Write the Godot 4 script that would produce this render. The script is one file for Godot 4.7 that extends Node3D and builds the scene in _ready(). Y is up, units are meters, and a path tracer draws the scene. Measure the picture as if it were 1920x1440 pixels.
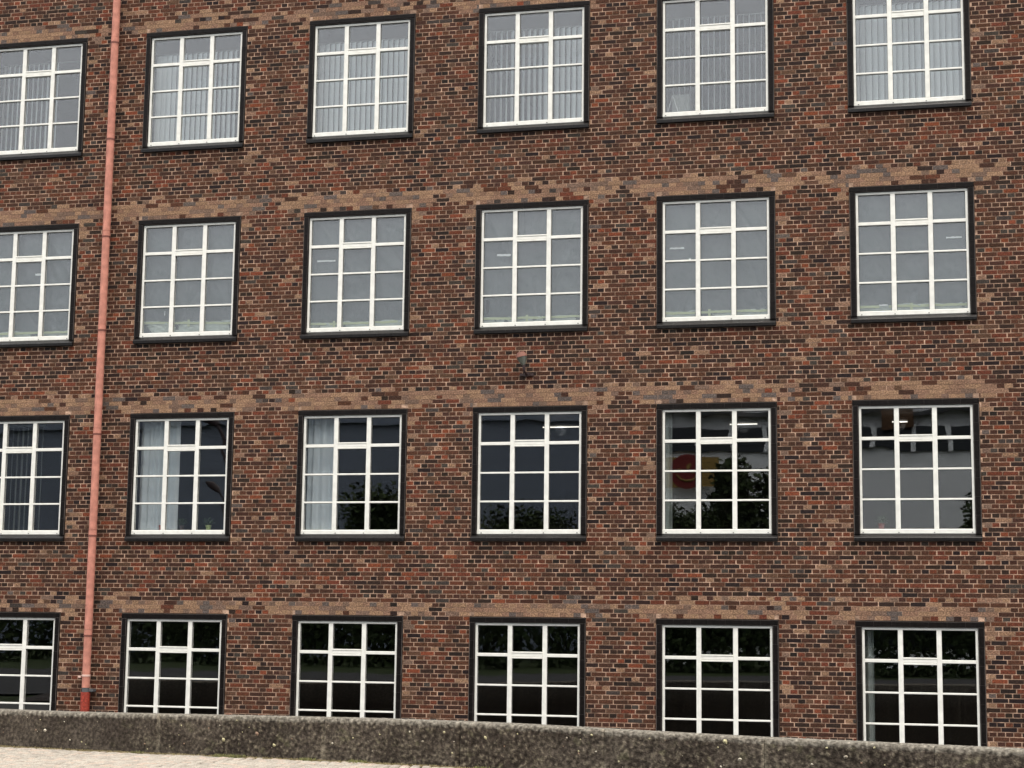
extends Node3D
# A four-storey clinker brick facade seen from across the street, over a low rough parapet.

const CRS := 0.07768            # brick course
const STOREY := 3.7286
const WIN_W := 2.10
const WIN_H := 2.408
const COLS := [0.0, 3.350, 6.710, 10.033, 13.361, 16.734]
const NC := 0.2575              # stretcher pitch
const CAM := Vector3(18.289, -0.294, 30.494)

var rng := RandomNumberGenerator.new()
var cam: Camera3D
var used := {}
var M := {}
var fn := FastNoiseLite.new()

# ---------------------------------------------------------------- mesh helper
class MB:
	var v := PackedVector3Array()
	var n := PackedVector3Array()
	var c := PackedColorArray()
	var ix := PackedInt32Array()
	var col := Color(1, 1, 1)
	func quad(a: Vector3, b: Vector3, d: Vector3, e: Vector3, nn: Vector3) -> void:
		var k := v.size()
		if (b - a).cross(d - a).dot(nn) > 0.0:
			v.append(a); v.append(e); v.append(d); v.append(b)
		else:
			v.append(a); v.append(b); v.append(d); v.append(e)
		for i in 4:
			n.append(nn); c.append(col)
		ix.append(k); ix.append(k + 1); ix.append(k + 2); ix.append(k); ix.append(k + 2); ix.append(k + 3)
	func face(a: Vector3, b: Vector3, d: Vector3, e: Vector3, out: Vector3) -> void:
		var nn := (b - a).cross(e - a)
		if nn.length_squared() < 1e-14:
			nn = (d - b).cross(e - b)
		nn = nn.normalized()
		if nn.dot(out) < 0.0:
			nn = -nn
		quad(a, b, d, e, nn)
	func box(lo: Vector3, hi: Vector3, back := true) -> void:
		var a := Vector3(lo.x, lo.y, hi.z); var b := Vector3(hi.x, lo.y, hi.z); var d := hi; var e := Vector3(lo.x, hi.y, hi.z)
		var f := lo; var g := Vector3(hi.x, lo.y, lo.z); var h := Vector3(hi.x, hi.y, lo.z); var i := Vector3(lo.x, hi.y, lo.z)
		quad(a, b, d, e, Vector3(0, 0, 1))
		quad(a, e, i, f, Vector3(-1, 0, 0))
		quad(b, g, h, d, Vector3(1, 0, 0))
		quad(e, d, h, i, Vector3(0, 1, 0))
		quad(a, f, g, b, Vector3(0, -1, 0))
		if back:
			quad(f, i, h, g, Vector3(0, 0, -1))
	# a member whose front long edges are chamfered; axis 0 = lies along x, 1 = stands along y
	func bar(lo: Vector3, hi: Vector3, axis: int, ch: float) -> void:
		var p: Array = []
		if axis == 1:
			p = [Vector2(lo.x, lo.z), Vector2(lo.x, hi.z - ch), Vector2(lo.x + ch, hi.z), Vector2(hi.x - ch, hi.z), Vector2(hi.x, hi.z - ch), Vector2(hi.x, lo.z)]
		else:
			p = [Vector2(lo.y, lo.z), Vector2(lo.y, hi.z - ch), Vector2(lo.y + ch, hi.z), Vector2(hi.y - ch, hi.z), Vector2(hi.y, hi.z - ch), Vector2(hi.y, lo.z)]
		prism(p, axis, lo.y if axis == 1 else lo.x, hi.y if axis == 1 else hi.x)
	# profile points (across, z) pushed along y (axis 1) or x (axis 0)
	func prism(p: Array, axis: int, from: float, to: float) -> void:
		var mid := Vector2()
		for q in p:
			mid += q
		mid /= p.size()
		for k in p.size():
			var a: Vector2 = p[k]
			var b: Vector2 = p[(k + 1) % p.size()]
			var m := (a + b) * 0.5 - mid
			if axis == 1:
				face(Vector3(a.x, from, a.y), Vector3(b.x, from, b.y), Vector3(b.x, to, b.y), Vector3(a.x, to, a.y), Vector3(m.x, 0, m.y))
			else:
				face(Vector3(from, a.x, a.y), Vector3(from, b.x, b.y), Vector3(to, b.x, b.y), Vector3(to, a.x, a.y), Vector3(0, m.x, m.y))
		for e in [from, to]:
			var o := Vector3(0, e - (from + to) / 2, 0) if axis == 1 else Vector3(e - (from + to) / 2, 0, 0)
			for k in range(1, p.size() - 1):
				var t: Array = []
				for w in [p[0], p[k], p[k + 1]]:
					t.append(Vector3(w.x, e, w.y) if axis == 1 else Vector3(e, w.x, w.y))
				face(t[0], t[1], t[2], t[2], o)
	func grid(pts: PackedVector3Array, w: int, h: int, cols: PackedColorArray, out: Vector3) -> void:
		# smooth sheet of w x h points, row by row
		var k0 := v.size()
		var acc := PackedVector3Array()
		acc.resize(pts.size())
		for j in h - 1:
			for i in w - 1:
				var a := j * w + i
				var nn := (pts[a + 1] - pts[a]).cross(pts[a + w] - pts[a])
				for q in [a, a + 1, a + w, a + w + 1]:
					acc[q] += nn
		var flip := 0.0
		for q in acc.size():
			flip += acc[q].dot(out)
		for q in pts.size():
			v.append(pts[q])
			n.append(acc[q].normalized() * (1.0 if flip >= 0.0 else -1.0))
			c.append(cols[q] if cols.size() else col)
		for j in h - 1:
			for i in w - 1:
				var a := k0 + j * w + i
				if flip >= 0.0:
					ix.append_array(PackedInt32Array([a, a + w, a + 1, a + 1, a + w, a + w + 1]))
				else:
					ix.append_array(PackedInt32Array([a, a + 1, a + w, a + 1, a + w + 1, a + w]))
	# rings: array of [centre, radius]; axis direction given by the centres
	func tube(path: Array, radii: Array, seg := 14, cap := true) -> void:
		var pts := PackedVector3Array()
		var side := Vector3(1, 0, 0)
		for k in path.size():
			var d: Vector3 = (path[mini(k + 1, path.size() - 1)] - path[maxi(k - 1, 0)])
			if d.length() < 1e-6:
				d = Vector3(0, 1, 0)
			d = d.normalized()
			if absf(d.dot(side)) > 0.95:
				side = Vector3(0, 0, 1) if absf(d.z) < 0.9 else Vector3(0, 1, 0)
			var u := (side - d * side.dot(d)).normalized()
			var w := d.cross(u)
			for s in seg + 1:
				var t := TAU * s / seg
				pts.append(path[k] + (u * cos(t) + w * sin(t)) * float(radii[k]))
		var k0 := v.size()
		for k in path.size():
			for s in seg + 1:
				var q := pts[k * (seg + 1) + s]
				var nn: Vector3 = q - path[k]
				v.append(q); n.append(nn.normalized() if nn.length() > 1e-6 else Vector3(0, 1, 0)); c.append(col)
		for k in path.size() - 1:
			for s in seg:
				var a := k0 + k * (seg + 1) + s
				var b := a + seg + 1
				var nn := (v[a + 1] - v[a]).cross(v[b] - v[a])
				if nn.dot(n[a] + n[b]) > 0.0:
					ix.append_array(PackedInt32Array([a, b, a + 1, a + 1, b, b + 1]))
				else:
					ix.append_array(PackedInt32Array([a, a + 1, b, a + 1, b + 1, b]))
		if cap:
			for e in [0, path.size() - 1]:
				var o: Vector3 = (path[e] - path[1 if e == 0 else path.size() - 2]).normalized()
				for s in seg:
					var a: Vector3 = v[k0 + e * (seg + 1) + s]
					var b: Vector3 = v[k0 + e * (seg + 1) + s + 1]
					if float(radii[e]) > 1e-4:
						quad(path[e], a, b, b, o)
	func leaf(at: Vector3, dir: Vector3, up: Vector3, l: float, w: float) -> void:
		var s := dir.cross(up).normalized() * w * 0.5
		var nn := s.cross(dir).normalized()
		quad(at, at + dir * l * 0.5 + s, at + dir * l, at + dir * l * 0.5 - s, nn)
	func done() -> ArrayMesh:
		var arr := []
		arr.resize(Mesh.ARRAY_MAX)
		arr[Mesh.ARRAY_VERTEX] = v
		arr[Mesh.ARRAY_NORMAL] = n
		arr[Mesh.ARRAY_COLOR] = c
		arr[Mesh.ARRAY_INDEX] = ix
		var m := ArrayMesh.new()
		m.add_surface_from_arrays(Mesh.PRIMITIVE_TRIANGLES, arr)
		return m

# ---------------------------------------------------------------- naming
func numbered(called: String, parent: Node) -> String:
	var key := called
	if not used.has(key):
		used[key] = 0
		return called
	used[key] += 1
	return "%s_%03d" % [called, used[key]]

func put(called: String, mesh: Mesh, m: Material, parent: Node = self, at := Vector3.ZERO) -> MeshInstance3D:
	var o := MeshInstance3D.new()
	o.name = numbered(called, parent)
	o.mesh = mesh
	o.material_override = m
	o.position = at
	parent.add_child(o, true)
	return o

func base(called: String, at := Vector3.ZERO, parent: Node = self) -> Node3D:
	var o := Node3D.new()
	o.name = numbered(called, parent)
	o.position = at
	parent.add_child(o, true)
	return o

func tag(o: Node, label: String, category := "", group := "", kind := "") -> Node:
	if label: o.set_meta("label", label)
	if category: o.set_meta("category", category)
	if group: o.set_meta("group", group)
	if kind: o.set_meta("kind", kind)
	return o

func mb(col := Color(1, 1, 1)) -> MB:
	var b := MB.new()
	b.col = col
	return b

func lin(r: float, g: float, b: float, k := 1.0) -> Color:
	var c := Color(r / 255.0, g / 255.0, b / 255.0).srgb_to_linear()
	return Color(c.r * k, c.g * k, c.b * k)

func mat(called: String, albedo: Color, rough := 0.8, spec := 0.5) -> StandardMaterial3D:
	# albedo given linear
	var m := StandardMaterial3D.new()
	m.resource_name = called
	m.albedo_color = albedo.linear_to_srgb()
	m.roughness = rough
	m.metallic_specular = spec
	M[called] = m
	return m

func noise_tex(freq: float, octaves: int, lo: float, hi: float, sd: int, size := 512, normal := false, bump := 4.0) -> NoiseTexture2D:
	var f := FastNoiseLite.new()
	f.seed = sd
	f.noise_type = FastNoiseLite.TYPE_SIMPLEX_SMOOTH
	f.frequency = freq
	f.fractal_octaves = octaves
	var t := NoiseTexture2D.new()
	t.width = size; t.height = size
	t.seamless = true
	t.noise = f
	if normal:
		t.as_normal_map = true
		t.bump_strength = bump
	else:
		var g := Gradient.new()
		g.offsets = PackedFloat32Array([0.15, 0.85])
		g.colors = PackedColorArray([Color(lo, lo, lo), Color(hi, hi, hi)])
		t.color_ramp = g
	return t

func textured(m: StandardMaterial3D, tex: Texture2D, scale: float, nrm: Texture2D = null, ns := 1.0) -> StandardMaterial3D:
	if tex: m.albedo_texture = tex
	if nrm:
		m.normal_enabled = true
		m.normal_texture = nrm
		m.normal_scale = ns
	m.uv1_triplanar = true
	m.uv1_world_triplanar = true
	m.uv1_scale = Vector3(scale, scale, scale)
	return m

func h(a: float, b: float) -> float:      # repeatable hash 0..1
	var x := sin(a * 127.1 + b * 311.7) * 43758.5453
	return x - floorf(x)

# ---------------------------------------------------------------- scene
func _ready() -> void:
	rng.seed = 7
	cam = Camera3D.new()
	cam.name = "camera"
	add_child(cam)
	cam.position = CAM
	cam.rotation = Vector3(0.1400, 0.2423, 0.0127)
	cam.fov = 24.461
	cam.near = 0.1
	cam.far = 1500.0
	cam.current = true

	var env := Environment.new()
	env.background_mode = Environment.BG_SKY
	var sm := ProceduralSkyMaterial.new()
	sm.sky_top_color = Color(0.925, 0.94, 0.955)
	sm.sky_horizon_color = Color(0.37, 0.385, 0.41)
	sm.sky_curve = 0.33
	sm.ground_bottom_color = Color(0.28, 0.28, 0.27)
	sm.ground_horizon_color = Color(0.38, 0.38, 0.38)
	sm.sun_angle_max = 1.0
	var sky := Sky.new()
	sky.sky_material = sm
	env.sky = sky
	env.background_energy_multiplier = 1.0
	env.tonemap_mode = Environment.TONE_MAPPER_LINEAR
	env.tonemap_exposure = 3.85
	env.sdfgi_enabled = true
	env.ssao_enabled = true
	env.ssil_enabled = true
	var we := WorldEnvironment.new()
	we.name = "world_environment"
	we.environment = env
	add_child(we)
	var sun := DirectionalLight3D.new()
	sun.name = "sun"
	sun.light_energy = 0.25
	sun.light_color = Color(1.0, 0.97, 0.93)
	sun.light_angular_distance = 40.0
	sun.shadow_enabled = true
	sun.rotation_degrees = Vector3(-58, 24, 0)
	add_child(sun)

	fn.seed = 11
	fn.noise_type = FastNoiseLite.TYPE_SIMPLEX_SMOOTH
	fn.frequency = 1.0
	materials()
	grounds()
	brick_building()
	downpipe()
	wall_lamp()
	parapet()
	pavement_setts()
	hangings()
	across_the_street()

func materials() -> void:
	var speck := noise_tex(0.035, 4, 0.62, 1.0, 3)
	var bumps := noise_tex(0.05, 4, 0, 1, 4, 512, true, 6.0)
	var b := textured(mat("clinker", Color(1.15, 1.15, 1.15), 0.8, 0.3), speck, 1.7, bumps, 0.5)
	b.vertex_color_use_as_albedo = true
	b.albedo_color = Color(1, 1, 1)
	var mo := textured(mat("mortar", lin(200, 166, 143), 0.95, 0.2), noise_tex(0.016, 5, 0.60, 1.0, 5), 0.45, bumps, 0.6)
	mo.vertex_color_use_as_albedo = false
	mat("glazed", lin(27, 22, 21), 0.42, 0.25)
	textured(M.glazed, noise_tex(0.02, 3, 0.6, 1.0, 6), 1.3)
	textured(mat("glazed_sill_skylit", lin(40, 37, 37), 0.34, 0.45), M.glazed.albedo_texture, 1.3)  # lighter than the other glaze: sky reflection on the slope painted in
	mat("joint", lin(92, 86, 83), 0.95, 0.2)
	mat("frame_white", Color(0.86, 0.85, 0.79), 0.42, 0.5)
	textured(M.frame_white, noise_tex(0.012, 3, 0.94, 1.0, 8), 0.8)
	mat("drain", lin(110, 108, 104), 0.6)
	var gl := mat("pane", Color(0.0, 0.0, 0.0), 0.0, 0.5)
	gl.metallic_specular = 0.485
	gl.transparency = BaseMaterial3D.TRANSPARENCY_ALPHA
	gl.albedo_color = Color(0.02, 0.025, 0.025, 0.03)
	mat("seal", lin(34, 34, 34), 0.7)
	mat("plaster", lin(120, 118, 115), 0.9, 0.2)
	mat("room", lin(70, 68, 66), 0.9, 0.2)
	mat("slab", lin(95, 92, 88), 0.9, 0.2)
	mat("concrete", lin(130, 126, 120), 0.9, 0.2)
	mat("asphalt", Color(0.055, 0.055, 0.057), 0.9, 0.3)
	textured(M.asphalt, noise_tex(0.05, 4, 0.7, 1.0, 9), 0.5)
	mat("grass_ground", Color(0.03, 0.042, 0.016), 0.95, 0.2)
	var para := mat("parapet", Color(1, 1, 1), 0.95, 0.2)
	para.vertex_color_use_as_albedo = true
	textured(para, noise_tex(0.022, 5, 0.50, 1.0, 12), 1.4, noise_tex(0.06, 5, 0, 1, 13, 512, true, 6.0), 0.7)
	var sett := mat("sett", Color(1, 1, 1), 0.85, 0.3)
	sett.vertex_color_use_as_albedo = true
	textured(sett, noise_tex(0.04, 4, 0.75, 1.0, 14), 2.0)
	var vc := mat("vertex", Color(1, 1, 1), 0.85, 0.3)
	vc.vertex_color_use_as_albedo = true

# ---------------------------------------------------------------- the street and the yard
func wall_pt(s: float, t := 0.0) -> Vector2:     # s along the parapet, t towards the camera; (x, z)
	return Vector2(5.5, 8.2) + Vector2(0.94801, 0.31826) * s + Vector2(-0.31826, 0.94801) * t

func foot_y(x: float) -> float:
	return lerpf(-1.906, -1.815, smoothstep(5.0, 13.5, x))

func top_y(x: float) -> float:
	var y := lerpf(-1.418, -1.302, smoothstep(5.0, 13.2, x))
	return y - 0.026 * smoothstep(13.0, 16.5, x)

func grounds() -> void:
	# lower yard in front of the building and everything beyond it
	var y := mb()
	var a := wall_pt(-500, -0.2); var b := wall_pt(500, -0.2)
	y.quad(Vector3(a.x, -3.4, a.y), Vector3(b.x, -3.4, b.y), Vector3(500, -3.4, -500), Vector3(-500, -3.4, -500), Vector3.UP)
	tag(put("yard_ground", y.done(), M.asphalt), "dark asphalt yard below the street in front of the brick building", "", "", "structure")
	# street level on the camera's side
	var g := mb()
	a = wall_pt(-500, 0.0); b = wall_pt(500, 0.0)
	g.quad(Vector3(a.x, -1.985, a.y), Vector3(b.x, -1.985, b.y), Vector3(700, -1.985, 700), Vector3(-700, -1.985, 700), Vector3.UP)
	tag(put("ground", g.done(), M.grass_ground), "open grassy ground that reaches the horizon behind the camera", "", "", "structure")
	var r := mb()
	var pts := PackedVector3Array()
	for k in 2:
		for s in [-200.0, -3.0, 8.5, 200.0]:
			var p := wall_pt(s, 4.6 if k == 0 else 34.0)
			pts.append(Vector3(p.x, (foot_y(p.x) - 0.03) if k == 0 else -1.95, p.y))
	r.grid(pts, 4, 2, PackedColorArray(), Vector3.UP)
	tag(put("road", r.done(), M.asphalt), "asphalt road running along the sett pavement", "", "", "structure")

# ---------------------------------------------------------------- the brick building
func openings() -> Array:
	var o: Array = []
	for r in 4:
		for c in 6:
			o.append(Rect2(COLS[c], (3 - r) * STOREY - WIN_H, WIN_W, WIN_H))
	return o

func brick_tone(x: float, y: float, tan_share: float) -> Color:
	var r := rng.randf()
	var c: Color
	if rng.randf() < tan_share:
		if r < 0.45: c = lin(176, 140, 112)
		elif r < 0.75: c = lin(162, 126, 104)
		elif r < 0.90: c = lin(142, 115, 99)
		else: c = lin(116, 103, 97)
	else:
		var w := fn.get_noise_2d(x * 0.30, y * 0.38) * 0.17 + fn.get_noise_2d(x * 0.9 + 70, y * 1.1) * 0.12      # stretches of warmer or darker bricks
		r = clampf(r + w, 0.0, 0.999)
		if r < 0.04: c = lin(50, 39, 37)
		elif r < 0.21: c = lin(62, 46, 40)
		elif r < 0.46: c = lin(84, 56, 45)
		elif r < 0.68: c = lin(100, 65, 49)
		elif r < 0.80: c = lin(114, 69, 51)
		elif r < 0.875: c = lin(124, 69, 51)
		elif r < 0.91: c = lin(146, 80, 56)
		elif r < 0.965: c = lin(112, 82, 65)
		else: c = lin(80, 71, 65)
		if rng.randf() < 0.022: c = lin(166, 130, 104)
	var k := rng.randf_range(0.88, 1.12) * soot_and_shade(x, y)
	return Color(c.r * k, c.g * k, c.b * k)

func soot_and_shade(x: float, y: float) -> float:
	# old sooty grime: an apron below each sill, with runs down from the sill ends
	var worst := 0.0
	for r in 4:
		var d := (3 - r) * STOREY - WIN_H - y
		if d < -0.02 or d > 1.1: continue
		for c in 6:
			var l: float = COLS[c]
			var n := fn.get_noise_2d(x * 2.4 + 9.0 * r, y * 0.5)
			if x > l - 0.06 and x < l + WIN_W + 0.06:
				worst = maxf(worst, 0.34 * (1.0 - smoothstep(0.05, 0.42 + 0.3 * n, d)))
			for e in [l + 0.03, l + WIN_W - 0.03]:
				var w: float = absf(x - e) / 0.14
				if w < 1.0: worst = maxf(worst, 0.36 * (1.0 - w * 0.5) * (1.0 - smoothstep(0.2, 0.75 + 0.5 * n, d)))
	var p := absf(x - 2.76)  # shade around the downpipe, painted into the brick tones
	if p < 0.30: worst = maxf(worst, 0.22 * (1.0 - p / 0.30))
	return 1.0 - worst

func stain(x: float, y: float) -> float:
	# lime-washed patches over the window heads
	var best := 0.0
	for r in 4:
		var top := (3 - r) * STOREY
		var k := int(floorf((y - top) / CRS))
		if k < -4 or k > 4: continue
		for c in 6:
			var l: float = COLS[c]
			var d := maxf(l - x, x - (l + WIN_W))
			d += fn.get_noise_2d(x * 1.3 + 40.0 * r, y * 3.0) * 0.24
			var s := 0.0
			if k >= 0:
				var reach: float = [0.36, 0.42, 0.52, 0.58, 0.50][k]
				if r == 0 and k >= 3: reach = -0.35
				if d < reach: s = [0.90, 0.97, 0.96, 0.84, 0.30 + fn.get_noise_2d(x * 1.1, 5.0 * r) * 0.9][k]
				if k == 3 and r == 3: s *= 0.15
			else:
				if d > 0.0 and d < 0.24 + 0.05 * k: s = 0.8
			s *= clampf(1.0 + 0.8 * fn.get_noise_2d(x * 0.55 + 13.0 * r, y * 0.9 + 5.0), 0.62, 1.0)
			best = maxf(best, s)
	for r in 4:
		var dy := (3 - r) * STOREY - y
		if dy > 0.0 and dy < WIN_H:
			for c in 6:
				var dd := maxf(COLS[c] - x, x - (COLS[c] + WIN_W))
				if dd > 0.0 and dd < 0.13: best = maxf(best, 0.16)
	return best

func brick_building() -> void:
	var bld := base("brick_building")
	tag(bld, "long four-storey dark red clinker brick office block with white gridded windows", "building")
	var ops := openings()
	var x0 := -2.6; var x1 := 22.6; var y0 := -3.4; var y1 := 13.7
	# --- wall body: mortar face, openings cut through
	var xs := [x0, x1]; var ys := [y0, y1]
	for o in ops:
		for q in [o.position.x, o.end.x]:
			if not xs.has(q): xs.append(q)
		for q in [o.position.y, o.end.y]:
			if not ys.has(q): ys.append(q)
	xs.sort(); ys.sort()
	var w := mb()
	for i in xs.size() - 1:
		for j in ys.size() - 1:
			var mid := Vector2((xs[i] + xs[i + 1]) / 2, (ys[j] + ys[j + 1]) / 2)
			var hole := false
			for o in ops:
				if o.has_point(mid): hole = true
			if hole: continue
			for z in [-0.004, -0.38]:
				w.quad(Vector3(xs[i], ys[j], z), Vector3(xs[i + 1], ys[j], z), Vector3(xs[i + 1], ys[j + 1], z), Vector3(xs[i], ys[j + 1], z), Vector3(0, 0, 1 if z > -0.1 else -1))
	for o in ops:
		var a: Vector2 = o.position; var b: Vector2 = o.end
		w.quad(Vector3(a.x, a.y, -0.004), Vector3(a.x, b.y, -0.004), Vector3(a.x, b.y, -0.38), Vector3(a.x, a.y, -0.38), Vector3(1, 0, 0))
		w.quad(Vector3(b.x, a.y, -0.004), Vector3(b.x, b.y, -0.004), Vector3(b.x, b.y, -0.38), Vector3(b.x, a.y, -0.38), Vector3(-1, 0, 0))
		w.quad(Vector3(a.x, a.y, -0.004), Vector3(b.x, a.y, -0.004), Vector3(b.x, a.y, -0.38), Vector3(a.x, a.y, -0.38), Vector3(0, 1, 0))
		w.quad(Vector3(a.x, b.y, -0.004), Vector3(b.x, b.y, -0.004), Vector3(b.x, b.y, -0.38), Vector3(a.x, b.y, -0.38), Vector3(0, -1, 0))
	var wall := put("wall", w.done(), M.mortar, bld)
	# --- bricks: alternate header and stretcher courses (cross bond)
	var list: Array = []                  # [x0, x1, y0, y1, tone, z]
	var n0 := int(floorf((-3.05) / CRS)); var n1 := int(floorf(13.4 / CRS))
	for k in range(n0, n1):
		var yb := k * CRS
		var stretch := posmod(k, 2) == 1
		var pitch := NC if stretch else NC / 2
		var start := -2.575 + (NC / 2 if posmod(k, 4) == 3 else 0.0) + (0.0 if stretch else NC / 4)
		var x := start
		while x < 22.5:
			var jit := rng.randf_range(-0.004, 0.004)
			var cx := x + pitch / 2
			var st := stain(cx, yb + CRS / 2)
			var tone := brick_tone(cx, yb, st)
			var jw := rng.randf_range(0.0135, 0.0185)
			var jh := rng.randf_range(0.0130, 0.0165)
			if st > 0.5:
				jw = 0.005; jh = 0.006
			var z := rng.randf_range(-0.0015, 0.002)
			var rects: Array = [Rect2(x + jit + jw / 2, yb + jh / 2, pitch - jw, CRS - jh)]
			for o in ops:
				var og: Rect2 = o.grow(0.004)
				var nxt: Array = []
				for q in rects:
					if not q.intersects(og):
						nxt.append(q); continue
					if q.position.x < og.position.x: nxt.append(Rect2(q.position.x, q.position.y, og.position.x - q.position.x, q.size.y))
					if q.end.x > og.end.x: nxt.append(Rect2(og.end.x, q.position.y, q.end.x - og.end.x, q.size.y))
					if q.position.x >= og.position.x and q.end.x <= og.end.x:
						if q.position.y < og.position.y: nxt.append(Rect2(q.position.x, q.position.y, q.size.x, og.position.y - q.position.y))
						if q.end.y > og.end.y: nxt.append(Rect2(q.position.x, og.end.y, q.size.x, q.end.y - og.end.y))
				rects = nxt
			for q in rects:
				if q.size.x > 0.018 and q.size.y > 0.02:
					list.append([q.position.x, q.end.x, q.position.y, q.end.y, tone, z])
			x += pitch
	# the 300 bricks that show largest become parts of their own
	var order: Array = []
	for i in list.size():
		var b = list[i]
		var p := Vector3((b[0] + b[1]) / 2, (b[2] + b[3]) / 2, 0)
		var px := shot(p)
		if px.x < 6 or px.x > 1018 or px.y < 6 or px.y > 690: continue
		var d := p - CAM
		order.append([(b[1] - b[0]) * (b[3] - b[2]) * absf(d.z) / pow(d.length(), 3.0), i])
	order.sort_custom(func(p, q): return p[0] > q[0])
	var single := {}
	for i in mini(300, order.size()): single[order[i][1]] = true
	var rest := mb()
	var shared := {}
	for i in list.size():
		var b = list[i]
		if single.has(i):
			var t: Color = b[4]
			var key := "%d_%d_%d" % [int(round(t.r * 60)), int(round(t.g * 60)), int(round(t.b * 60))]
			if not shared.has(key):
				var bm: StandardMaterial3D = M.clinker.duplicate()
				bm.vertex_color_use_as_albedo = false
				bm.albedo_color = t.linear_to_srgb()
				shared[key] = bm
			if not shared.has("mesh"):
				var one := mb()
				one.box(Vector3(-0.5, -0.5, -1), Vector3(0.5, 0.5, 0), false)
				shared["mesh"] = one.done()
			var o := put("brick", shared["mesh"], shared[key], wall, Vector3((b[0] + b[1]) / 2, (b[2] + b[3]) / 2, b[5]))
			o.scale = Vector3(b[1] - b[0], b[3] - b[2], 0.05)
		else:
			rest.col = b[4]
			rest.box(Vector3(b[0], b[2], -0.03), Vector3(b[1], b[3], b[5]), false)
	tag(put("brickwork", rest.done(), M.clinker, wall), "", "", "", "stuff")
	# --- plinth, roof, floors, rooms
	var s := mb(); s.box(Vector3(x0, -3.4, -0.37), Vector3(x1, -3.06, 0.05)); put("plinth", s.done(), M.concrete, bld)
	s = mb(); s.box(Vector3(x0 - 0.05, 13.40, -0.45), Vector3(x1 + 0.05, 13.62, 0.06)); put("coping", s.done(), M.concrete, bld)
	s = mb(); s.box(Vector3(x0, 13.1, -9.0), Vector3(x1, 13.35, -0.385)); put("roof", s.done(), M.slab, bld)
	for k in 4:
		var fy := (3 - k) * STOREY - WIN_H - 0.85
		s = mb(); s.box(Vector3(x0, fy - 0.3, -8.6), Vector3(x1, fy, -0.385)); put("floor_slab", s.done(), M.slab, bld)
	s = mb(); s.box(Vector3(x0, -3.4, -9.0), Vector3(x1, 13.1, -8.61)); put("back_wall", s.done(), M.room, bld)
	for e in [x0, x1 - 0.3]:
		s = mb(); s.box(Vector3(e, -3.4, -8.6), Vector3(e + 0.3, 13.09, -0.385)); put("side_wall", s.done(), M.room, bld)
	# partitions between pairs of rooms, set back from the facade
	for c in [1, 3, 5]:
		for k in 4:
			var fy := (3 - k) * STOREY - WIN_H - 0.85
			s = mb(); s.box(Vector3(COLS[c] - 0.72, fy + 0.002, -8.6), Vector3(COLS[c] - 0.58, fy + STOREY - 0.302, -0.386)); put("partition", s.done(), M.room, bld)
	# --- windows
	window_meshes()
	for r in 4:
		for c in 6:
			if r == 0 and c == -1: continue
			make_window(bld, Vector3(COLS[c], (3 - r) * STOREY - WIN_H, 0), r, c)

func shot(p: Vector3) -> Vector2:
	var q := cam.transform.affine_inverse() * p
	var f := 384.0 / tan(deg_to_rad(cam.fov) / 2)
	return Vector2(512 + f * q.x / -q.z, 384 - f * q.y / -q.z)

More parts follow.
